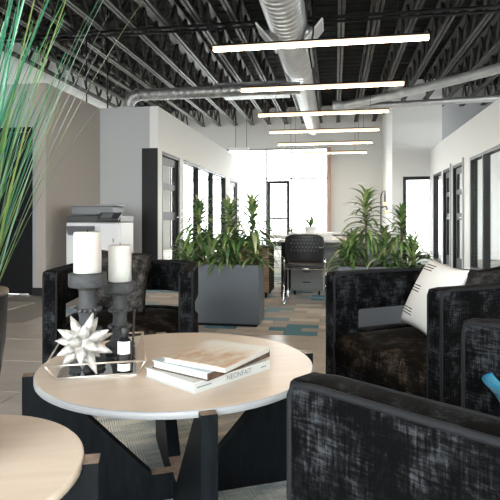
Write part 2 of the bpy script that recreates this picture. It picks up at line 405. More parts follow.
# brick pier edge next to the far window: stacked bricks
brick_m = noise_col(mat('red_brick', (.42, .24, .17), .85), (.34, .18, .12), (.52, .32, .24), (14, 14, 14), 1)
bme = MB().box((-.025, -.055, -.03), (.06, .055, .03)).mesh('brick', brick_m)
pier = struct(MB().box((WX1 + .005, YB - .095, 0), (WX1 + .085, YB - .001, 3.4)).build('trim_3', M_pale), 'narrow brick pier right of the far windows', 'trim')
for i in range(48): inst('brick', bme, pier, (WX1 + .03, YB - .06, .035 + i * .07))

# outer walls
def outer(name, X, th, y0, y1, wins, label):
    wall(name, M_white, wall_with_holes('x', X, th, y0, y1, ZD, [(a, b, .35, 2.85) for a, b in wins]), label)
    for a, b in wins: frame_window('x', X + (th * .5 if th > 0 else th * .5 - .06), a, b, .35, 2.85, mull=((a + b) / 2,), trans=(2.05,), dep=.06, label='%s office window in the outer wall on the %s' % ('nearer' if a < 9.5 else 'farther', 'left' if X < 0 else 'right'))
outer('wall_outer_left', -6.45, -.2, YF + .14, YB, [(8.3, 11.3), (11.9, 14.8)], 'outer left wall behind the glazed offices')
outer('wall_outer_right', 6.45, .2, -2.6, YE + .9, [(6.2, 9.2), (9.9, 12.8)], 'outer right wall behind the glazed offices')
wall('wall_outer_front_left', M_pale, [((-9.1, -2.6, 0), (-9.0, YF + .14, ZD))], 'side wall of the lounge beyond the left edge')
wall('wall_front', M_white, wall_with_holes('y', -2.6, -.2, -9.1, 6.65, ZD, [(-4.3, 5.3, .2, 3.3)]), 'window wall behind the viewer')
frame_window('y', -2.75, -4.3, 5.3, .2, 3.3, mull=(-1.9, .5, 2.9), trans=(2.4,), dep=.1, label='wide window behind the viewer')

# ------------------------------------------------------------------ ceiling: deck, joists
ceil = struct(MB().box((-9.2, -2.8, ZD), (6.7, YB + .3, ZD + .15)).build('ceiling', M_deck), 'dark exposed ceiling with open-web steel joists', 'ceiling')
# corrugated deck ribs run across
rib = MB().box((-9, -.06, -.012), (6.6, .06, 0)).mesh('deck_rib', M_deck)
for i in range(34): inst('deck_rib', rib, ceil, (0, 6.2 + i * .31, ZD))
JY0, JY1 = 5.0, YB - .02
top_me = MB().box((-.05, JY0, -.05), (.05, JY1, 0)).mesh('top_chord', M_steel)
bot_me = MB().box((-.055, JY0, 0), (-.012, JY1, .045)).box((.012, JY0, 0), (.055, JY1, .045)).mesh('bottom_chord', M_steel)
wb = MB(); P = .62; n = int((JY1 - JY0) / P)
def bar(mb, p, q, w=.02):
    p, q = Vector(p), Vector(q); t = (q - p).normalized(); a = Vector((1, 0, 0)); c = t.cross(a)
    vs = [p + a*w*s1 + c*w*s2 for s1, s2 in ((-1,-1),(1,-1),(1,1),(-1,1))] + [q + a*w*s1 + c*w*s2 for s1, s2 in ((-1,-1),(1,-1),(1,1),(-1,1))]
    mb.add(vs, [(0,1,2,3),(7,6,5,4),(0,4,5,1),(1,5,6,2),(2,6,7,3),(3,7,4,0)])
bar_a = MB(); bar(bar_a, (0, 0, .03), (0, P / 2, ZD - ZJ - .03)); bar_a = bar_a.mesh('web_bar', M_steel)
bar_b = MB(); bar(bar_b, (0, P / 2, ZD - ZJ - .03), (0, P, .03)); bar_b = bar_b.mesh('web_bar', M_steel)
web_me = MB()
for i in range(n):
    bar(web_me, (0, JY0 + i*P, .03), (0, JY0 + i*P + P/2, ZD-ZJ-.03)); bar(web_me, (0, JY0 + i*P + P/2, ZD-ZJ-.03), (0, JY0 + (i+1)*P, .03))
web_me = web_me.mesh('web', M_steel)
JS = .56
for i in range(-11, 12):
    X = .1 + i * JS
    if X > 6.3: continue
    j = bpy.data.objects.new('joist', None); COL.objects.link(j); j.parent = ceil; j.location = (X, 0, ZJ)
    inst('top_chord', top_me, j, (0, 0, ZD - ZJ)); inst('bottom_chord', bot_me, j); inst('web', web_me, j)
# cross bridging: steel channel and conduit bundles running across
for k, (yy, zz) in enumerate(((7.85, 4.08), (7.93, 4.12), (8.02, 4.08), (8.12, 4.12))):
    tag(MB().tube([(-7.5, yy, zz), (6.3, yy, zz)], .022, 6).build('conduit', M_black), ('nearest', 'second', 'third', 'farthest')[k] + ' black conduit of the bundle running across the ceiling', 'conduit', 'conduits across the ceiling')

# ------------------------------------------------------------------ ducts
def spiral(pts, r, n=20, step=.13):
    """spiral duct: a tube with slightly raised seams"""
    pts = [Vector(p) for p in pts]; out = []; rs = []
    for i in range(len(pts) - 1):
        L = (pts[i+1] - pts[i]).length; m = max(1, int(L / step))
        for k in range(m):
            t = k / m
            out += [pts[i].lerp(pts[i+1], t), pts[i].lerp(pts[i+1], t + .12 / m), pts[i].lerp(pts[i+1], t + .24 / m)]; rs += [r, r * 1.05, r]
    out.append(pts[-1]); rs.append(r)
    return MB().tube(out, rs, n)
# main supply duct along the room
XM = PX(279, 0, 5.9).x
dm = thing('main_duct', 'large silver spiral duct running down the middle of the ceiling', 'duct', (XM, 0, 3.78))
spiral([(-.04, 4.4, 0), (0, 9.2, 0)], .26, 28).build('duct_run', M_duct, dm)
MB().tube([(0, 9.2, 0), (0, 9.6, 0)], [.26, .2], 28).build('reducer', M_duct, dm)
spiral([(0, 9.6, 0), (0, 15.6, 0)], .2, 24).build('duct_run', M_duct, dm)
for s in (-1, 1):
    g = MB().box((-.20, -.24, -.012), (.20, .24, .012)).build('side_register', M_desk, dm, (s * .34, 7.35, -.14), 0, bevel=.004); g.rotation_euler = (0, -s * math.radians(50), 0)
    for k in range(6): MB().box((-.18, -.20 + k * .075, -.02), (.18, -.185 + k * .075, -.012)).build('louvre', M_rim, g)
    MB().tube([(0, 0, 0), (-s * .16, 0, .08)], .1, 12).build('collar', M_duct, dm, (s * .32, 7.35, -.13))
# crossing branch duct, left, with elbow and ceiling register
pA, pB = PX(300, 87, 9.0), PX(140, 99.5, 9.5)
zA = 3.33; pA.z = pB.z = zA
bd = thing('branch_duct', 'dull silver spiral branch duct elbowing down above the left offices', 'duct')
spiral([pA, pB], .105, 18).build('duct_run', M_duct_dark, bd)
dirv = (pB - pA).normalized(); arc = []
for k in range(9):
    q = k / 8 * PI / 2; arc.append(pB + dirv * (math.sin(q) * .24) + Vector((0, 0, -(1 - math.cos(q)) * .24)))
MB().tube(arc, .107, 18).build('elbow', M_duct_dark, bd)
for k in (2, 4, 6): MB().tube([arc[k] - (arc[k+1]-arc[k-1]).normalized()*.008, arc[k] + (arc[k+1]-arc[k-1]).normalized()*.008], .114, 18).build('seam', M_duct_dark, bd)
e = arc[-1]
MB().lathe([(.11, .02), (.24, -.02), (.25, -.035), (.2, -.05)], 24, e).build('register', M_duct, bd)
for t_ in (.2, .75):
    p = pA.lerp(pB, t_); MB().tube([(p.x, p.y, zA), (p.x, p.y, ZD)], .006, 5).build('hanger', M_black, bd)
# right ducts
d1 = thing('branch_duct', 'silver spiral duct sweeping up to the right above the white partition', 'duct')
q0, q1, q2 = PX(345, 105, 11.0), PX(425, 93, 9.6), PX(520, 64, 8.0)
for q in (q0, q1, q2): q.z = 3.47
cur = [q0.lerp(q1, t).lerp(q1.lerp(q2, t), t) for t in [i / 10 for i in range(11)]]
spiral(cur, .085, 16, .12).build('duct_run', M_duct, d1)
MB().tube([q0 + Vector((-.25, .05, 0)), q0], [.12, .088], 16).build('reducer', M_duct, d1)
d2 = thing('branch_duct', 'thinner silver duct running level behind the sweeping duct', 'duct')
a_, b_ = PX(352, 103, 11.4), PX(525, 95.5, 10.4); a_.z = b_.z = 3.52
spiral([a_, b_], .07, 14, .12).build('duct_run', M_duct, d2); MB().tube([a_ - Vector((.12, 0, 0)), a_], .08, 14).build('coupling', M_duct, d2)
# flat acoustic panel / return plate near the main duct
tag(MB().box((-2.5, 10.4, 3.78), (-1.0, 11.6, 3.86)).build('ceiling_panel', M_greybox, bevel=.01), 'flat grey ceiling panel left of the main duct', 'panel')

# ------------------------------------------------------------------ linear pendant lights
LZ = 3.02
XLc = PX(317.5, 41.5, 5.8).x
def linear_light(Y, X, label, L=2.44):
    t = thing('linear_pendant_light', label, 'light', (X, Y, LZ), 0, 'linear pendant lights in a row')
    MB().box((-L/2, -.028, .012), (L/2, .028, .032)).build('housing', M_black, t)
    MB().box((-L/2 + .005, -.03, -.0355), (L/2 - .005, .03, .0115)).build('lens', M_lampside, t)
    MB().box((-L/2 + .012, -.026, -.037), (L/2 - .012, .026, -.0355)).build('diffuser', M_lamp, t)
    for s in (-1, 1): MB().tube([(s * L * .36, 0, .032), (s * L * .36, 0, ZD - LZ)], .004, 5).build('cable', M_black, t)
    return t
ord_ = ['nearest linear pendant, longest in view, warm lit under black housing', 'second linear pendant from the front, just below the main duct', 'third linear pendant from the front',
        'fourth linear pendant from the front', 'fifth linear pendant from the front', 'farthest linear pendant before the window wall']
for i in range(6): linear_light(PX(317.5 - 0, 41.5, 5.8).y + i * 1.91, XLc - .02 * i, ord_[i])
Y0 = PX(317.5, 41.5, 5.8).y
for i, lb in ((1, 'added unseen linear pendant lighting the lounge, just out of the top of the picture'), (2, 'added unseen linear pendant lighting the lounge close to the viewer')):
    linear_light(Y0 - i * 1.91, XLc, lb)  # extra pendants out of view, added to light the lounge
t = thing('small_pendant_light', 'short white box pendant hung on two cords at far left', 'light', PX(239, 149.5, 14.6))
MB().box((-.29, -.06, -.05), (.29, .06, .05)).build('housing', M_desk, t, bevel=.01)
MB().box((-.27, -.05, -.06), (.27, .05, -.051)).build('diffuser', M_lamp2, t)
for s in (-.1, .22): MB().tube([(s, 0, .05), (s, 0, ZD - t.location.z)], .006, 5).build('cord', M_black, t)
# hanging rods above the copier corner
for i, (px, dd) in enumerate(((86.5, 8.7), (107.5, 9.0))):
    p = PX(px, 108, dd); tag(MB().tube([(p.x, p.y, HW), (p.x, p.y, ZD)], .012, 6).build('hanger_rod', M_black), ('thin black rod rising from the taupe wall top, left one', 'thin black rod rising behind the copier wall, right one')[i], 'rod')
# sprinkler pipe & cable loop on the main duct
_c = PX(318, 20, 6.9); _c.z = ZD
tag(MB().tube([_c, PX(313, 35, 6.6), PX(309, 50, 6.7), PX(312, 68, 7.0), PX(318, 80, 7.4)], .012, 6).build('cable', M_black), 'black cable looping down beside the main duct', 'cable')

# ------------------------------------------------------------------ rug
M_rug = mat('streaked_blue_grey_rug', (.4, .42, .43), .95)
noise_col(M_rug, (.34, .39, .42), (.80, .77, .70), (2.2, 9, 1), 1.1, 5, .65, .38, .62, bump=0)
n_, l_, b_ = nodes(M_rug); wv = n_.new('ShaderNodeTexWave'); wv.inputs['Scale'].default_value = 28; wv.inputs['Distortion'].default_value = 1.5; tc = n_.new('ShaderNodeTexCoord')
l_.new(tc.outputs['Object'], wv.inputs['Vector']); bp = n_.new('ShaderNodeBump'); bp.inputs['Strength'].default_value = .6; bp.inputs['Distance'].default_value = .01
l_.new(wv.outputs['Fac'], bp.inputs['Height']); l_.new(bp.outputs[0], b_.inputs['Normal'])
rug = MB().box((-1.55, -1.35, 0), (1.55, 1.35, .0035)).build('area_rug', M_rug, None, CW(.28, 1.52, .0005), TH + math.radians(20), bevel=.001)
tag(rug, 'streaked blue-grey and cream rug under the round tables', 'rug')

# ------------------------------------------------------------------ tables
def table(name, label, c, R, zt, thick, a0, legw, legR, mats=(M_top, M_rim)):
    t = thing(name, label, 'table', c, a0)
    prof = [(R - .012, zt - thick), (R, zt - thick + .004), (R, zt - .004), (R - .004, zt)]
    n = 96; mb = MB(); vs = []; fs = []
    for r_, z in prof:
        for k in range(n): q = 2*PI*k/n; vs.append((r_*math.cos(q), r_*math.sin(q), z))
    for i in range(3):
        for k in range(n): fs.append((i*n+k, i*n+(k+1)%n, (i+1)*n+(k+1)%n, (i+1)*n+k))
    mb.add(vs, fs, 1, True); mb.add([], [])
    mb.f.append(list(range(3*n, 4*n))); mb.m.append(0); mb.sm.append(False)
    mb.f.append(list(reversed(range(0, n)))); mb.m.append(1); mb.sm.append(False)
    mb.build('tabletop', list(mats), t)
    zb = zt - thick - .0005; hw = legw / 2
    prof2 = [(.0 + hw, .005), (legR, .005), (legR, zt - .002), (R + .001, zt - .002), (R + .001, zb), (R * .90, zb), (R * .20, .10), (hw, .10)]
    for k in range(4):
        q = k * PI / 2; mb = MB(); m_ = len(prof2)
        vs = [(x, -hw, z) for x, z in prof2] + [(x, hw, z) for x, z in prof2]
        mb.add(vs, [list(range(m_)), list(reversed(range(m_, 2*m_)))])
        for i in range(m_):
            j = (i + 1) % m_; up = i in (2, 6)
            mb.add([vs[i], vs[j], vs[m_ + j], vs[m_ + i]], [(0, 1, 2, 3)], 1 if up else 0)
        mb.build('leg', [M_leg, M_legtop], t, (0, 0, 0), q)
    MB().box((-hw, -hw, .005), (hw, hw, .10)).build('hub', [M_legtop], t)
    return t
TZ = .485
TC = CW(-.259, 1.85)
al = math.atan2(-.18, -.46) + TH - math.radians(4.4)
table('coffee_table', 'large round cream coffee table on crossed blue-black panel legs', (TC.x, TC.y, 0), .485, TZ, .024, al, .046, .520)
SZ = .55
SC = CW(-.585, .91)
dl = CW(-.28 + .560, .925 - .955)
table('side_table', 'smaller round cream side table at lower left under the potted grass', (SC.x, SC.y, 0), .275, SZ, .02, TH + math.radians(11), .042, .305, (M_top, M_top))

# ------------------------------------------------------------------ armchairs
W_, D_, H_, T_ = .82, .82, .72, .078
def u_path(off, npts=14, rc=.37):
    """U-shaped plan, outer edge pulled in by off; runs right front > back > left front"""
    hx = W_/2 - off; yb = D_/2 - off; r_ = max(rc - off, .05); pts = []
    for i in range(9): pts.append((hx, -D_/2 + (yb - r_ + D_/2) * i / 8))
    for k in range(1, npts): q = k / npts * PI / 2; pts.append((hx - r_ + r_*math.cos(q), yb - r_ + r_*math.sin(q)))
    for i in range(7): pts.append((hx - r_ - (2*hx - 2*r_) * i / 6, yb))
    for k in range(1, npts): q = PI/2 + k / npts * PI / 2; pts.append((-hx + r_ + r_*math.cos(q), yb - r_ + r_*math.sin(q)))
    for i in range(9): pts.append((-hx, yb - r_ - (yb - r_ + D_/2) * i / 8))
    return pts
def shell_mesh(vm):
    o, i_ = u_path(0), u_path(T_); n = len(o); zs = [.05, .40, .512, H_]
    solid = lambda k, z: not (z == 1 and 3 <= k < n - 4)
    mb = MB(); vs = []
    def vid(side, k, z): return (side * n + k) * 4 + z
    for P_ in (o, i_):
        for x, y in P_:
            for z in zs: vs.append((x, y, z))
    fs = []
    for k in range(n - 1):
        for z in range(3):
            if not solid(k, z): continue
            fs.append((vid(0,k,z), vid(0,k+1,z), vid(0,k+1,z+1), vid(0,k,z+1)))
            fs.append((vid(1,k,z), vid(1,k,z+1), vid(1,k+1,z+1), vid(1,k+1,z)))
            for zz, edge in ((z, z), (z + 1, z + 1)):
                nb = z - 1 if zz == z else z + 1
                if nb < 0 or nb > 2 or not solid(k, nb): fs.append((vid(0,k,zz), vid(1,k,zz), vid(1,k+1,zz), vid(0,k+1,zz)))
            for kk, nb in ((k, k - 1), (k + 1, k + 1)):
                if nb < 0 or nb > n - 2 or not solid(nb, z): fs.append((vid(0,kk,z), vid(0,kk,z+1), vid(1,kk,z+1), vid(1,kk,z)))
    mb.add(vs, fs, 0, False); return mb
def armchair(label, front_mid, facing, vm=None):
    a, b = facing; L = math.hypot(a, b); a /= L; b /= L
    c = CW(front_mid[0] - a * D_/2, front_mid[1] - b * D_/2)
    t = thing('barrel_armchair', label, 'armchair', (c.x, c.y, 0.0), ROT(a, b), 'black velvet barrel armchairs around the coffee table')
    sh = shell_mesh(M_velvet).build('shell', M_velvet, t, bevel=.014, seg=3)
    for p in sh.data.polygons: p.use_smooth = True
    e = .004
    for off in (e, T_ - e):
        pts = [(x, y, H_ - .005) for x, y in u_path(off)]
        pts = [(pts[0][0], pts[0][1] + .01, H_ - .005)] + pts[1:-1] + [(pts[-1][0], pts[-1][1] + .01, H_ - .005)]
        front = -D_/2 + .006
        full = [(pts[0][0], front, .07), (pts[0][0], front, H_ - .03), (pts[0][0], front + .008, H_ - .010)] + pts[1:-1] + [(pts[-1][0], front + .008, H_ - .010), (pts[-1][0], front, H_ - .03), (pts[-1][0], front, .07)]
        MB().tube(full, .0065, 6).build('piping', M_pipe, sh)
    # base and seat cushion inside the U
    inn = u_path(T_ + .004); poly = [(x, max(y, -D_/2 + .03)) for x, y in inn]
    MB().prism(poly, .06, .236).build('base', M_velvet, t, bevel=.01)
    poly2 = [(x, y if y > -D_/2 + .01 else -D_/2 + .002) for x, y in u_path(T_ + .006)]
    mb = MB(); n = len(poly2); rings = []
    for sc_, z in ((.965, .237), (.992, .250), (1, .285), (1, .345), (.985, .380), (.93, .396), (.6, .410), (.25, .415)):
        rings.append([(x * sc_, (y - .02) * sc_ + .02, z) for x, y in poly2])
    vs = [p for r_ in rings for p in r_]; fs = []
    for i in range(len(rings) - 1):
        for k in range(n): fs.append((i*n+k, i*n+(k+1) % n, (i+1)*n+(k+1) % n, (i+1)*n+k))
    fs += [list(reversed(range(n))), list(range((len(rings)-1)*n, len(rings)*n))]
    mb.add(vs, fs, 0, True).build('seat_cushion', M_velvet_b, t)
    for sx in (-1, 1):
        for sy in (-1, 1): MB().lathe([(.018, 0), (.024, .05)], 12).build('leg', M_black, t, (sx * (W_/2 - .07), sy * (D_/2 - (.05 if sy < 0 else .13)), .0045))
    return t
chA = armchair('black velvet armchair beyond the table in front of the copier', (-.725, 2.80), (.035, -1.0))
chB = armchair('black velvet armchair holding the striped cushion, right of the table', (.585, 2.40), (-.905, -.427))
n0 = Vector((.064, .904)); dirC = Vector((-.705, .709))
fm = n0 + Vector((.709, .705)) * (W_/2)
chC = armchair('black velvet armchair nearest the viewer at lower right, side on', (fm.x, fm.y), (dirC.x, dirC.y))

# ------------------------------------------------------------------ cushions
def cushion_mesh(W=.44, T=.075, n=18):
    vs = []; fs = []
    def shape(u, v, s):
        x = W/2 * u * (1 - .07 * (1 - v*v)); y = W/2 * v * (1 - .07 * (1 - u*u))
        h = T * (max(0, (1 - u*u) * (1 - v*v))) ** .42
        return (x, y, s * h)
    for s in (1, -1):
        for i in range(n + 1):
            for j in range(n + 1): vs.append(shape(-1 + 2*i/n, -1 + 2*j/n, s))
    N = (n + 1) ** 2
    for s in (0, 1):
        for i in range(n):
            for j in range(n):
                a = s*N + i*(n+1) + j; q = (a, a + n + 1, a + n + 2, a + 1)
                fs.append(q if s == 0 else tuple(reversed(q)))
    mb = MB(); mb.add(vs, fs, 0, True)
    me = mb.mesh('cushion', M_velvet)
    bm = bmesh.new(); bm.from_mesh(me); bmesh.ops.remove_doubles(bm, verts=bm.verts, dist=1e-5); bm.to_mesh(me); bm.free()
    return me
def put_cushion(name, label, m, c, normal, roll=0, W=.44, T=.075):
    me = cushion_mesh(W, T); me.materials.clear(); me.materials.append(m)
    o = inst(name, me)
    nz = CW(normal[0], normal[1]); nz = Vector((nz.x, nz.y, normal[2])).normalized()
    xh = Vector((0, 0, 1)).cross(nz).normalized(); yv = nz.cross(xh)
    R = Matrix((xh, yv, nz)).transposed() @ Matrix.Rotation(roll, 3, 'Z')
    o.matrix_world = Matrix.Translation(CW(*c)) @ R.to_4x4()
    tag(o, label, 'cushion'); return o
# white cushion with groups of three black dashes woven along one side
M_stripe = mat('white_cotton_black_dashes', (.8, .8, .78), .85, )
n_, l_, b_ = nodes(M_stripe)
tc = n_.new('ShaderNodeTexCoord'); sp = n_.new('ShaderNodeSeparateXYZ'); l_.new(tc.outputs['Object'], sp.inputs[0])
def mth(op, a, c=None):
    q = n_.new('ShaderNodeMath'); q.operation = op
    for i, v in enumerate((a, c)):
        if v is None: continue
        if isinstance(v, (int, float)): q.inputs[i].default_value = v
        else: l_.new(v, q.inputs[i])
    return q.outputs[0]
acc = None
for gy in (-.115, .01, .135):
    for k in (-1, 0, 1):
        s_ = mth('LESS_THAN', mth('ABSOLUTE', mth('SUBTRACT', sp.outputs['Y'], gy + k * .015)), .0028)
        acc = s_ if acc is None else mth('MAXIMUM', acc, s_)
band = mth('LESS_THAN', mth('ABSOLUTE', mth('SUBTRACT', sp.outputs['X'], -.085)), .06)
acc = mth('MULTIPLY', acc, band)
mx = n_.new('ShaderNodeMix'); mx.data_type = 'RGBA'; l_.new(acc, mx.inputs[0]); mx.inputs[6].default_value = (.80, .80, .78, 1); mx.inputs[7].default_value = (.02, .02, .022, 1)
l_.new(mx.outputs[2], b_.inputs['Base Color'])
nt = n_.new('ShaderNodeTexNoise'); nt.inputs['Scale'].default_value = 35; bpn = n_.new('ShaderNodeBump'); bpn.inputs['Strength'].default_value = .25; l_.new(nt.outputs['Fac'], bpn.inputs['Height']); l_.new(bpn.outputs[0], b_.inputs['Normal'])
put_cushion('striped_cushion', 'white cushion with groups of black dashes leaning in the right armchair', M_stripe, (.93, 2.60, .605), (-.96, -.16, .46), math.radians(-5), .38, .07)
put_cushion('dark_cushion', 'charcoal velvet cushion behind the white striped one', velvet('charcoal_velvet', (.008, .008, .008), (.022, .021, .021), (.06, .058, .056)), (1.085, 2.47, .600), (-.72, -.50, .55), math.radians(10), .36, .055)
put_cushion('dark_cushion', 'black velvet cushion in the back corner of the right armchair', M_velvet, (1.165, 2.60, .585), (-.85, -.42, .30), math.radians(12), .36, .05)
put_cushion('grey_cushion', 'grey-brown velvet cushion on the armchair behind the candles', velvet('grey_brown_velvet', (.012, .011, .0105), (.04, .037, .034), (.11, .103, .096)), (-.855, 3.28, .61), (.12, -.93, .34), math.radians(-6), .41, .07)

# ------------------------------------------------------------------ tray and what stands on it
tl = CW(-.541, 1.845); tr_ang = TH + math.radians(13)
tray = thing('wire_tray', 'mirrored tray with a flaring thin metal wire rim on the coffee table', 'tray', (tl.x, tl.y, TZ), tr_ang)
tw, td, iw, idp, rh = .155, .215, .128, .185, .055
MB().box((-iw, -idp, .001), (iw, idp, .006)).build('mirror_base', M_mirror, tray)
rim = [(-tw, -td, rh), (tw, -td, rh), (tw, td, rh), (-tw, td, rh)]; bas = [(-iw, -idp, .006), (iw, -idp, .006), (iw, idp, .006), (-iw, idp, .006)]
for i in range(4):
    MB().tube([rim[i], rim[(i+1) % 4]], .003, 6).build('rim_rod', M_wire, tray); MB().tube([bas[i], bas[(i+1) % 4]], .003, 6).build('base_rod', M_wire, tray)
    MB().tube([bas[i], rim[i]], .003, 6).build('corner_rod', M_wire, tray)
ZT = TZ + .0065
def candlestick(lat, dd, ztop, cup_r, label):
    c = CW(lat, dd, ZT); h = ztop - ZT
    t = thing('candlestick', label, 'candlestick', c)
    s = cup_r
    prof = [(.0001, 0), (s*.95, 0), (s*.95, .015), (s*.75, .028), (s*.52, .06), (s*.46, h*.30), (s*.54, h*.355), (s*.54, h*.385), (s*.46, h*.42), (s*.44, h*.52), (s*.54, h*.585), (s*.54, h*.615), (s*.46, h*.645), (s*.44, h*.74), (s*.46, h*.81), (s*.56, h*.838), (s*.95, h*.85), (s, h*.86), (s, h - .002), (s*.97, h), (.0001, h)]
    MB().lathe(prof, 36).build('turned_body', M_cstick, t)
    bead = MB().ball((0, 0, 0), s * .125, 10, 8).mesh('bead', M_cstick)
    for zz, rr_ in ((h*.37, s*.66), (h*.60, s*.66), (.028, s*.84)):
        N = 15
        for k in range(N): q = 2*PI*k/N; inst('bead', bead, t, (rr_*math.cos(q), rr_*math.sin(q), zz))
    return t
def candle(lat, dd, z0, z1, r_, label):
    c = CW(lat, dd, z0 + .001); h = z1 - z0
    t = thing('pillar_candle', label, 'candle', c)
    MB().lathe([(.0001, 0), (r_ - .003, 0), (r_, .003), (r_, h - .006), (r_ - .004, h), (r_*.75, h - .004), (.0001, h - .008)], 40).build('wax', M_candle, t)
    MB().tube([(0, 0, h - .009), (.001, 0, h + .008)], .0016, 5).build('wick', M_black, t)
D1, D2 = 1.82, 1.97
l1, l2 = (87.5 - 250)/FPX*D1, (120 - 250)/FPX*D2
z1 = 1 - (273 - HOR)/FPX*D1; z2 = 1 - (281.5 - HOR)/FPX*D2
candlestick(l1, D1, z1, .066, 'charcoal turned beaded candlestick, the left and bigger one'); candlestick(l2, D2, z2, .059, 'charcoal turned beaded candlestick, the right one behind the bottle')
candle(l1, D1, z1, 1 - (232 - HOR)/FPX*D1, .048, 'taller white pillar candle on the left candlestick'); candle(l2, D2, z2, 1 - (245 - HOR)/FPX*D2, .0435, 'shorter white pillar candle on the right candlestick')
# starburst ornament
so = CW((83 - 250)/FPX*1.70, 1.70, 0)
SR, sr = .108, .045
dirs = []
gold = PI * (3 - math.sqrt(5)); NS = 20
for i in range(NS):
    zz = 1 - 2*(i + .5)/NS; q = gold * i + .5; rad = math.sqrt(1 - zz*zz); dirs.append(Vector((rad*math.cos(q), rad*math.sin(q), zz)))
mz = min(v.z for v in dirs)
st_o = thing('starburst_ornament', 'silver-white spiked starburst ornament on the tray', 'ornament', (so.x, so.y, ZT - mz * SR * .95 + .002))
MB().ball((0, 0, 0), sr * 1.04, 20, 12).build('core', M_star, st_o)
for v in dirs:
    k = random.uniform(.86, 1.06) if abs(v.z) < .9 else .95
    sp_ = MB().tube([v * sr * .78, v * (sr + (SR*k - sr)*.5), v * SR * k], [.022, .0125, .0022], 8).build('spike', M_star, st_o)
# reed bottle
bo = CW((124.5 - 250)/FPX*1.715, 1.715, ZT)
bt_ = thing('scent_bottle', 'small black bottle with a white label on the tray', 'bottle', bo)
MB().lathe([(.0001, 0), (.0215, 0), (.023, .003), (.023, .098), (.02, .107), (.011, .112), (.011, .118)], 28).build('body', M_bottle, bt_)
MB().lathe([(.013, .116), (.0145, .118), (.0145, .146), (.0125, .149), (.0001, .149)], 24).build('cap', M_blackpl, bt_)
for z0, z1_ in ((.062, .104), (.006, .030)):
    mb = MB(); vs = []; N = 14
    q0 = -PI/2 + TH
    for k in range(N + 1):
        q = q0 - 1.15 + 2.3 * k / N
        for z in (z0, z1_): vs.append((.0234*math.cos(q), .0234*math.sin(q), z))
    mb.add(vs, [(2*k, 2*k+2, 2*k+3, 2*k+1) for k in range(N)], 0, True).build('label', M_paper, bt_, fix=False)
re_ = CW((131.5 - 250)/FPX*1.735, 1.735, ZT); rt = CW((134.5 - 250)/FPX*1.78, 1.78, 1 - (309 - HOR)/FPX*1.78)
tag(MB().tube([(0, 0, 0), tuple(rt - re_)], .0045, 8).build('black_wand', M_blackpl, None, re_), 'thin black wand standing upright beside the bottle', 'wand')

# ------------------------------------------------------------------ books
def book(name, label, F, L, R, z, th, cover_m, spine_m, spine_txt=None, page_m=None):
    """F front corner, L left corner, R right corner (camera plane); spine along F-R"""
    F, L, R = (Vector((*CW(*p).xy, 0)) for p in (F, L, R))
    u = (R - F); lu = u.length; u.normalize(); v = Vector((-u.y, u.x, 0)); lv = abs((L - F).dot(v))
    ang = math.atan2(u.y, u.x); t = thing(name, label, 'book', (F.x, F.y, z), ang)
    cb = .003
    MB().box((0, 0, 0), (lu, lv, cb)).build('cover', spine_m, t); MB().box((0, 0, th - cb), (lu, lv, th)).build('cover', cover_m, t)
    MB().box((0, 0, cb), (lu, cb, th - cb)).build('spine', spine_m, t)
    MB().box((.004, cb, cb), (lu - .004, lv - .004, th - cb)).build('page_block', page_m or M_pages, t)
    if spine_txt:
        for s_, size, x in spine_txt:
            cu = bpy.data.curves.new('spine_lettering', 'FONT'); cu.body = s_; cu.size = size; cu.extrude = .0002; cu.align_y = 'CENTER'
            cu.materials.append(M_ink); o = bpy.data.objects.new('spine_lettering', cu); COL.objects.link(o)
            bpy.context.view_layer.update(); lm = bpy.data.meshes.new_from_object(o.evaluated_get(bpy.context.evaluated_depsgraph_get())); bpy.data.objects.remove(o); lm.name = 'spine_lettering'
            o = inst('spine_lettering', lm, t)
            o.location = (x, -.0003, th / 2); o.rotation_euler = (PI/2, 0, 0)
    return t
M_ink = mat('grey_ink', (.16, .18, .19), .6)
M_pages = noise_col(mat('page_edges', (.8, .79, .76), .8), (.56, .565, .57), (.72, .72, .71), (1, 1, 900), 1, 2)
M_bcov = mat('white_book_cover', (.68, .68, .655), .45)
M_bspine = mat('pale_green_white_spine', (.56, .585, .57), .5)
M_bblue = mat('pale_blue_cover', (.52, .60, .66), .4)
M_bbrown = noise_col(mat('dark_brown_spine', (.07, .05, .04), .5), (.03, .026, .022), (.17, .10, .06), (30, 30, 30), 1)
M_photo = noise_col(mat('sepia_landscape_cover', (.7, .55, .4), .35), (.50, .25, .10), (.70, .64, .54), (9, 22, 1), 1, 6, .6, .34, .62)
n_, l_, b_ = nodes(M_photo)     # printed picture: pale sky fading to sepia ground
wb_ = book('hardback_book', 'white hardback with grey spine lettering at the bottom of the stack', (-.166, 1.509), (-.346, 1.673), (.069, 1.763), TZ + .0005, .031, M_bcov, M_bspine, [('NEONFAIT', .024, .135)])
for x0, x1 in ((.012, .070), (.298, .325)): MB().box((x0, -.0006, .0135), (x1, -.0001, .0165)).build('spine_mark', M_ink, wb_)
book('hardback_book', 'pale blue book with a dark brown spine in the middle of the stack', (-.126, 1.527), (-.318, 1.664), (.070, 1.805), TZ + .032, .026, M_bblue, M_bbrown)
bk = book('hardback_book', 'book with a sepia landscape on its white cover topping the stack', (-.074, 1.522), (-.262, 1.67), (.066, 1.765), TZ + .0585, .016, M_photo, M_bcov)
tcn = n_.new('ShaderNodeTexCoord'); spn = n_.new('ShaderNodeSeparateXYZ'); l_.new(tcn.outputs['Object'], spn.inputs[0])
mr = n_.new('ShaderNodeMapRange'); mr.inputs[1].default_value = .13; mr.inputs[2].default_value = .24; l_.new(spn.outputs['X'], mr.inputs[0])
mx = n_.new('ShaderNodeMix'); mx.data_type = 'RGBA'; l_.new(mr.outputs[0], mx.inputs[0])
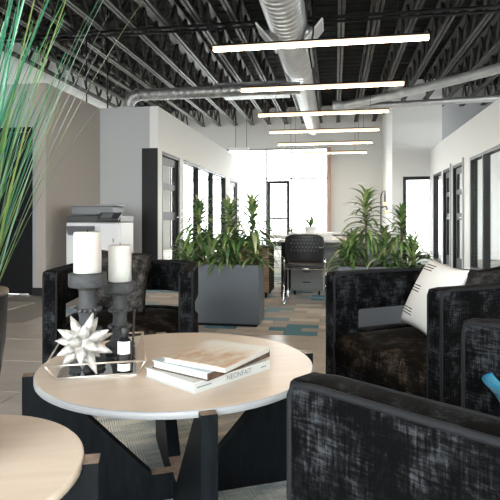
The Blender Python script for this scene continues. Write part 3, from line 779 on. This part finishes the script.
src = b_.inputs['Base Color'].links[0].from_socket; l_.new(src, mx.inputs[6]); mx.inputs[7].default_value = (.72, .70, .64, 1); l_.new(mx.outputs[2], b_.inputs['Base Color'])

# ------------------------------------------------------------------ pot of tall grass on the side table
pc = CW(-.585, .93, SZ + .0005)
pot = thing('grass_pot', 'dark tapered pot of tall straight green grass at the left edge', 'plant', pc)
ph = .316
M_pot = noise_col(mat('charcoal_glazed_pot', (.012, .012, .014), .45, spec=.25), (.008, .008, .009), (.018, .018, .02), (20, 20, 20), 1)
MB().lathe([(.0001, 0), (.072, 0), (.080, .006), (.112, .12), (.126, .22), (.131, ph - .004), (.131, ph), (.121, ph), (.118, ph - .03), (.0001, ph - .03)], 48).build('pot_body', M_pot, pot)
MB().lathe([(.1312, ph - .006), (.1318, ph - .003), (.1312, ph + .0005), (.1205, ph + .0005)], 48).build('pot_rim', M_legtop, pot)
MB().lathe([(.118, ph - .029), (.0001, ph - .02)], 32).build('soil', M_soil, pot)
GM = [mat('grass_' + nm, c, .35, spec=.5) for nm, c in (('blue_green', (.04, .20, .11)), ('mid_green', (.07, .22, .06)), ('yellow_green', (.26, .36, .10)), ('pale_jade', (.27, .48, .34)), ('olive', (.13, .17, .06)))]
def blade_mesh(m, L, w, bend):
    vs = []; fs = []; N = 9
    for i in range(N + 1):
        t = i / N; ww = w * (1 - .75 * t) * (.75 + .25 * math.sin(PI * min(1, t * 2)))
        x = bend * t * t * L; z = L * t * (1 - .18 * abs(bend) * t)
        vs += [(x, -ww, z), (x + ww * .35, 0, z), (x, ww, z)]
    for i in range(N):
        a = i * 3; fs += [(a, a+1, a+4, a+3), (a+1, a+2, a+5, a+4)]
    return MB().add(vs, fs, 0, True).mesh('grass_blade', m)
rr = random.Random(11)
BL = [[blade_mesh(m, L, w, b) for L, w, b in ((.60, .0050, .06), (.70, .0056, .12), (.50, .0042, .16))] for m in GM]
for i in range(190):
    q = rr.uniform(0, 2*PI); ra = .105 * math.sqrt(rr.random()); lean = ra / .105 * rr.uniform(.08, .40)
    me = rr.choice(rr.choices(BL, (30, 26, 18, 16, 10))[0])
    o = inst('grass_blade', me, pot, (ra*math.cos(q), ra*math.sin(q), ph - .03))
    o.rotation_euler = (Matrix.Rotation(q + rr.uniform(-.5, .5), 3, 'Z') @ Matrix.Rotation(lean, 3, 'Y')).to_euler()
    s = rr.uniform(.82, 1.12); o.scale = (s, s, s)

# ------------------------------------------------------------------ planters and their plants
PY0 = 4.67
def planter(label, x0, x1, dep=.37, h=.58):
    t = thing('planter_box', label, 'planter', ((x0+x1)/2, PY0 + dep/2, 0), 0, 'long slate planters dividing the lounge from the office')
    w = (x1-x0)/2; d_ = dep/2; e = .018
    mb = MB()
    outer_ = [(-w, -d_), (w, -d_), (w, d_), (-w, d_)]; inner = [(-w+e, -d_+e), (w-e, -d_+e), (w-e, d_-e), (-w+e, d_-e)]
    vs = [(x, y, .03) for x, y in outer_] + [(x, y, h) for x, y in outer_] + [(x, y, h) for x, y in inner] + [(x, y, h-.06) for x, y in inner]
    fs = [(3, 2, 1, 0)]
    for k in range(3):
        for i in range(4): fs.append((k*4+i, k*4+(i+1) % 4, k*4+4+(i+1) % 4, k*4+4+i))
    fs.append((12, 13, 14, 15))
    mb.add(vs, fs).build('box', M_planter, t, bevel=.004)
    MB().box((-w+.02, -d_+.02, .004), (w-.02, d_-.02, .031)).build('plinth', M_black, t)
    MB().box((-w+e, -d_+e, h-.06), (w-e, d_-e, h-.035)).build('soil', M_soil, t)
    return t
pl1 = planter('slate planter box left of the office chair, full front in view', -1.462, -.697)
pl2 = planter('slate planter box behind the right armchair', .03, .88)
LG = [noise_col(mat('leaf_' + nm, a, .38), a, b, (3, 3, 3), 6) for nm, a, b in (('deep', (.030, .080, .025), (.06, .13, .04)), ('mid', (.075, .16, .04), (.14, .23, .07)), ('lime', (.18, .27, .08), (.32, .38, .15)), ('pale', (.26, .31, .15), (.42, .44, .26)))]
def leaf_mesh(m, L, w, droop):
    vs = []; fs = []; N = 7; ang = 0; x = z = 0
    for i in range(N + 1):
        t = i / N; ww = w * (math.sin(PI * min(1, .16 + t * .84)) ** .7) * (1 if i < N else .1)
        vs += [(x, -ww, z + ww * .35), (x, 0, z), (x, ww, z + ww * .35)]
        ang = -droop * t; x += L / N * math.cos(ang); z += L / N * math.sin(ang)
    for i in range(N):
        a = i * 3; fs += [(a, a+1, a+4, a+3), (a+1, a+2, a+5, a+4)]
    return MB().add(vs, fs, 0, True).mesh('leaf', m)
LM = [[leaf_mesh(m, L, w, dr) for L, w, dr in ((.25, .0145, 1.3), (.31, .016, 1.7), (.20, .014, .9))] for m in LG]
def yucca(label, x, y, heads, seed):
    rr = random.Random(seed)
    t = thing('leafy_plant', label, 'plant', (x, y, .546), 0, 'spiky leaved plants in the planters')
    for hx, hy, hz, nl, sc_ in heads:
        MB().tube([(hx*.3, hy*.3, 0), (hx*.7, hy*.7, hz*.5), (hx, hy, hz)], [.014, .012, .009], 7).build('cane', M_stem, t)
        nl = int(nl * (2.6 if hz > .25 else 1.9))
        for k in range(nl):
            f = k / nl; q = k * 2.399 + rr.uniform(-.2, .2)
            pitch = 1.35 * f ** 1.4 - .10 + rr.uniform(-.12, .12) + (.35 if hz < .25 else .12)
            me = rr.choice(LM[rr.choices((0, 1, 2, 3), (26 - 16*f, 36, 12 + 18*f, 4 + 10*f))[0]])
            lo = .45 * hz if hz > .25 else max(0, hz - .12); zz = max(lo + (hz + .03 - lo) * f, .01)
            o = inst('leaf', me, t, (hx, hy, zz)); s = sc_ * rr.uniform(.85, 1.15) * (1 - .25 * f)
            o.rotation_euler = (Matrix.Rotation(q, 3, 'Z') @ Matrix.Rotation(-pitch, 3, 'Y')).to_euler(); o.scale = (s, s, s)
    return t
pyc = PY0 + .18
def px2x(px): return xat(px, pyc)
hz = lambda y: 1 + (HOR - y)/FPX * 4.95 - .546
yucca('tall spiky plant at the left end of the left planter', px2x(199), pyc, [(0, 0, hz(213), 40, 1.2), (-.10, -.04, .12, 24, 1.1), (.05, .06, .24, 24, 1.0), (-.16, .03, .07, 20, 1.1)], 1)
yucca('tall spiky plant in the middle of the left planter', px2x(229), pyc, [(0, .02, hz(213), 40, 1.2), (-.04, -.05, .15, 24, 1.0), (.07, -.02, .12, 22, 1.05), (.03, .08, .27, 22, 1.0)], 2)
yucca('tall pale spiky plant at the right end of the left planter', px2x(252), pyc, [(0, .02, hz(212), 38, 1.3), (.03, -.05, .17, 28, 1.2), (.05, .06, .07, 22, 1.1)], 3)
yucca('low dark spiky plant tucked between tall ones in the left planter', px2x(213), pyc - .06, [(0, 0, .10, 24, 1.0), (.12, .04, .10, 22, 1.0), (-.10, .02, .16, 22, 1.0)], 4)
yucca('tallest spiky plant in the right planter, left of centre', px2x(366), pyc, [(0, .02, hz(203), 38, 1.1), (-.10, -.03, .20, 26, 1.0), (-.14, .05, .08, 22, 1.0)], 5)
yucca('spiky plant in the right planter nearest its right end', px2x(402), pyc, [(0, .02, hz(218), 34, 1.05), (.10, -.03, .12, 26, 1.1), (-.06, -.05, .14, 24, .95)], 6)
yucca('low spiky plant at the left end of the right planter', px2x(346), pyc - .04, [(0, 0, .12, 28, 1.1), (.05, .08, .24, 22, .9)], 7)
yucca('low dense spiky plant in the middle of the right planter', px2x(383), pyc - .06, [(0, 0, .13, 28, 1.0), (.02, .1, .27, 24, .95)], 8)

# ------------------------------------------------------------------ copier
cpc = CW((100.5 - 250)/FPX*7.15, 7.15)
cop = thing('copier', 'white office copier with grey scanner lid in the corner', 'copier', (cpc.x, cpc.y, 0), TH * .5); cop.scale = (.87, .9, 1)
MB().box((-.30, -.33, .08), (.44, .33, .58)).build('lower_body', M_copier, cop, bevel=.012)
for k in range(3):
    dr = MB().box((-.28, -.345, .10 + k*.155), (.34, -.331, .245 + k*.155)).build('paper_drawer', M_copier, cop, bevel=.006)
    MB().box((-.10, -.352, .20 + k*.155), (.14, -.346, .225 + k*.155)).build('drawer_pull', M_copgrey, dr)
MB().box((-.43, -.30, .36), (.44, .32, .965)).build('upper_body', M_copier, cop, bevel=.014)
MB().box((.12, -.335, .55), (.445, -.301, .955)).build('front_door', M_copier, cop, bevel=.012)
MB().box((.24, -.343, .60), (.42, -.336, .82)).build('toner_hatch', M_copier, cop, bevel=.005)
MB().box((.33, -.350, .70), (.345, -.344, .755)).build('lock', M_copgrey, cop)
ft = MB().box((-.42, -.32, .42), (.10, -.301, .93)).build('side_cover', M_copier, cop, bevel=.006)
tr2 = MB(); tr2.add([(-.42, -.325, .90), (.04, -.325, .90), (.10, -.52, .80), (-.30, -.52, .80), (-.42, -.325, .92), (.04, -.325, .92), (.10, -.52, .815), (-.30, -.52, .815)], [(0,1,2,3), (7,6,5,4), (0,4,5,1), (1,5,6,2), (2,6,7,3), (3,7,4,0)])
tr2.build('bypass_tray', M_copgrey, cop)
MB().box((-.41, -.31, .97), (.44, .32, 1.06)).build('scanner_deck', M_copdark, cop, bevel=.01)
MB().box((-.37, -.28, 1.065), (.30, .30, 1.19)).build('feeder', M_copgrey, cop, bevel=.03, seg=3)
MB().box((.02, -.26, 1.192), (.34, .2, 1.215)).build('feeder_tray', M_rim, cop, bevel=.008)
cpn = MB().box((-.17, -.10, -.015), (.17, .10, .015)).build('control_panel', M_copdark, cop, (.29, -.38, 1.045), bevel=.008); cpn.rotation_euler = (math.radians(28), 0, 0)
MB().box((-.12, -.07, .0152), (.05, .06, .018)).build('screen', M_copgrey, cpn)
for sx in (-.24, .38):
    for sy in (-.26, .26): MB().tube([(sx - .02, sy, .0405), (sx + .02, sy, .0405)], .04, 14).build('caster', M_black, cop)

# ------------------------------------------------------------------ office desk group
def office_chair(label, loc, rz, black=M_blackpl, sled=True):
    t = thing('office_chair', label, 'chair', loc, rz)       # local: faces +Y, back toward -Y
    # curved back shell with a perforated upper part
    n = 16; mb = MB(); vs = []; fs = []
    rows = 9
    for s_ in (0, .014):
        for j in range(rows):
            z = .50 + .33 * j / (rows - 1); wz = .235 - .02 * (j / (rows-1)) ** 4 - .03 * (1 - j/(rows-1)) ** 3
            for i in range(n + 1):
                u = -1 + 2*i/n; x = wz * u; y = -.235 + .055 * u*u + s_ - .05 * (j / (rows-1))
                zz = z - (.035 * abs(u) ** 5 if j == rows - 1 else 0)
                vs.append((x, y, zz))
    N = (n+1) * rows
    for s_ in (0, 1):
        for j in range(rows - 1):
            for i in range(n):
                if s_ in (0, 1) and 4 <= j <= 6 and 3 <= i <= 12 and (i + j) % 2 == 2: continue
                a = s_*N + j*(n+1) + i; fs.append((a, a+1, a+n+2, a+n+1))
    for j in range(rows - 1):
        for i in (0, n): a = j*(n+1) + i; fs.append((a, a+n+1, N+a+n+1, N+a))
    for i in range(n):
        for j in (0, rows-1): a = j*(n+1) + i; fs.append((a, a+1, N+a+1, N+a))
    bk_ = mb.add(vs, fs, 0, True).build('backrest', black, t)
    slot = MB().box((-.006, -.002, -.010), (.006, .002, .010)).mesh('slot', M_copdark)
    for j in range(4):
        for i in range(9):
            u = (-4 + i) * .038 / .235; inst('slot', slot, bk_, ((-4 + i) * .038 + (.019 if j % 2 else 0), -.2385 + .055*u*u - .05 * (.42 + j*.13), .64 + j * .042))
    mb = MB().box((-.23, -.20, .44), (.23, .22, .475)).build('seat', black, t, bevel=.015, seg=3)
    for s_ in (-1, 1):
        x = s_ * .235
        MB().tube([(x, -.26, .56), (x, -.235, .47), (x, -.22, .42), (x, .17, .42), (x*1.05, .24, .40), (x*1.06, .25, .04), (x*1.06, .23, .0125), (x*1.06, -.27, .0125)], .0115, 8).build('sled_frame', M_chrome, t)
        MB().tube([(x*1.06, -.27, .0125), (x*1.06, -.25, .06), (x, -.20, .42)], .0115, 8).build('rear_leg', M_chrome, t)
    MB().tube([(-.235, -.16, .42), (.235, -.16, .42)], .010, 8).build('cross_bar', M_chrome, t)
    return t
oc = CW((306 - 250)/FPX*6.15, 6.15)
office_chair('black stacking chair with chrome sled legs at the white desk', (oc.x, oc.y, .006), -.02)
def desk(label, x0, x1, y0, y1, z=.74):
    t = thing('desk', label, 'desk', ((x0+x1)/2, (y0+y1)/2, .0045), 0, 'white office desks')
    w, d_ = (x1-x0)/2, (y1-y0)/2
    MB().box((-w, -d_, z - .03), (w, d_, z)).build('desktop', M_desk, t, bevel=.004)
    for sx in (-1, 1):
        MB().box((sx*(w-.06)-.03, -d_+.05, 0), (sx*(w-.06)+.03, -d_+.11, z-.031)).build('leg', M_black, t)
        MB().box((sx*(w-.06)-.03, d_-.11, 0), (sx*(w-.06)+.03, d_-.05, z-.031)).build('leg', M_black, t)
    MB().box((-w+.1, d_-.09, .25), (w-.1, d_-.07, z-.031)).build('modesty_panel', M_greybox, t)
    return t
desk('white desk behind the black stacking chair', -.30 - .42, 1.0, 6.55, 7.35)
desk('white desk farther back toward the windows', -.72, 1.0, 7.45, 8.25)
desk('white desk at the far end below the windows', -.9, 1.1, 10.2, 11.0)
# pedestals
def pedestal(label, x0, x1, y0, y1, h, front, side, wood):
    t = thing('drawer_pedestal', label, 'cabinet', ((x0+x1)/2, (y0+y1)/2, .0045))
    w, d_ = (x1-x0)/2, (y1-y0)/2
    MB().box((-w, -d_ + .02, .06), (w, d_, h)).build('body', side, t, bevel=.004)
    for k in range(3):
        z0 = .075 + k*(h - .09)/3; dd = MB().box((-w + .006, -d_, z0), (w - .006, -d_ + .019, z0 + (h - .09)/3 - .008)).build('drawer', front, t, bevel=.002)
        MB().box((-.05, -d_ - .012, z0 + (h-.09)/3 - .04), (.05, -d_ - .001, z0 + (h-.09)/3 - .03)).build('handle', M_black, dd)
    for sx in (-1, 1):
        for sy in (-1, 1): MB().tube([(sx*(w-.05)-.012, sy*(d_-.06), .0305), (sx*(w-.05)+.012, sy*(d_-.06), .0305)], .03, 12).build('caster', M_black, t)
pw = xat(271, 6.6)
pedestal('wood-fronted drawer pedestal with black sides behind the left planter', pw - .42, pw, 6.42, 6.95, .66, M_wood, M_black, True)
g0, g1 = xat(291, 6.8), xat(323, 6.8)
pedestal('grey metal pedestal on casters under the white desk', g0, g1, 6.75, 7.25, .50, M_greybox, M_greybox, False)
# desk clutter
SPK = [leaf_mesh(m, .17, .0075, .35) for m in LG[:3]]
def small_plant(label, c, s, seed):
    rr = random.Random(seed); t = thing('desk_plant', label, 'plant', c)
    MB().lathe([(.0001, 0), (.045*s, 0), (.06*s, .09*s), (.055*s, .09*s), (.05*s, .075*s), (.0001, .075*s)], 20).build('pot', M_desk, t)
    for k in range(26):
        o = inst('leaf', rr.choice(SPK), t, (0, 0, .08*s)); q = k*2.4; pt = rr.uniform(.25, 1.3)
        o.rotation_euler = (Matrix.Rotation(q, 3, 'Z') @ Matrix.Rotation(-pt, 3, 'Y')).to_euler(); o.scale = (s*.9,)*3
def on_desk(px, Y, z=.745): return (xat(px, Y), Y, z)
small_plant('spiky potted plant on the farther white desk, right of the chair', on_desk(311, 7.85), 1.7, 21)
small_plant('small potted plant on the desk left of the spiky one', on_desk(291.5, 7.8), .75, 22)
for i, (px, Y, w, h, lb) in enumerate(((281, 7.0, .30, .05, 'stack of white papers at the left on the near desk'), (322, 6.95, .24, .06, 'stack of white papers at the right on the near desk'))):
    t = thing('paper_stack', lb, 'papers', on_desk(px, Y), i * .2)
    for k in range(5): MB().box((-w/2, -.11, k*h/5), (w/2, .11, (k+1)*h/5 - .001)).build('sheaf', M_paper, t, ((k % 2)*.006, (k % 3)*.004, 0))
# pendant-like wall lamp with amber bulbs near the far right wall
lp = CW((385 - 250)/FPX*13.0, 13.0)
t = thing('amber_lamp', 'small black lamp with two glowing amber bulbs before the far wall', 'lamp', (lp.x, lp.y, 0))
MB().lathe([(.0001, 0), (.16, 0), (.16, .02), (.02, .03)], 24).build('base', M_black, t)
MB().tube([(-.1, 0, .02), (-.1, 0, 1.62), (-.06, 0, 1.72), (0, 0, 1.74), (0, 0, 1.66)], .014, 8).build('pole', M_black, t)
MB().tube([(-.1, 0, 1.30), (.02, 0, 1.36), (.04, 0, 1.34)], .012, 8).build('arm', M_black, t)
MB().ball((0, 0, 1.42), .045, 14, 10).build('bulb', M_bulb, t); MB().ball((.05, 0, 1.20), .045, 14, 10).build('bulb', M_bulb, t)
MB().tube([(0, 0, 1.66), (0, 0, 1.46)], .016, 8).build('socket', M_black, t); MB().tube([(.04, 0, 1.34), (.05, 0, 1.24)], .016, 8).build('socket', M_black, t)
# furniture seen through the right-hand glazing
desk('white desk inside the right-hand glazed office', 3.4, 5.0, 9.4, 10.2)
office_chair('black chair inside the right-hand glazed office', (3.55, 8.75, .003), .4)
# vase in the nearest armchair
vc = CW((514 - 250)/FPX*1.30, 1.30, .4165)
vz = thing('flared_vase', 'glossy teal blue flared vase in the nearest armchair at right edge', 'vase', vc)
MB().lathe([(.0001, 0), (.045, 0), (.05, .01), (.045, .05), (.031, .085), (.034, .115), (.05, .14), (.072, .163), (.074, .170), (.071, .172), (.064, .163), (.044, .142), (.028, .115), (.024, .09), (.0001, .085)], 40).build('body', M_teal, vz)
MB().tube([(.0725*math.cos(2*PI*k/40), .0725*math.sin(2*PI*k/40), .170) for k in range(40)], .0035, 6, closed=True).build('lip', mat('deep_teal_glaze', (.02, .22, .38), .15, coat=.6), vz)

# outside ground
struct(MB().box((-40, -30, -.4), (40, 60, -.15)).build('ground_outside', mat('pale_pavement', (.6, .6, .58), .9)), 'pale paved ground outside the windows', 'ground')
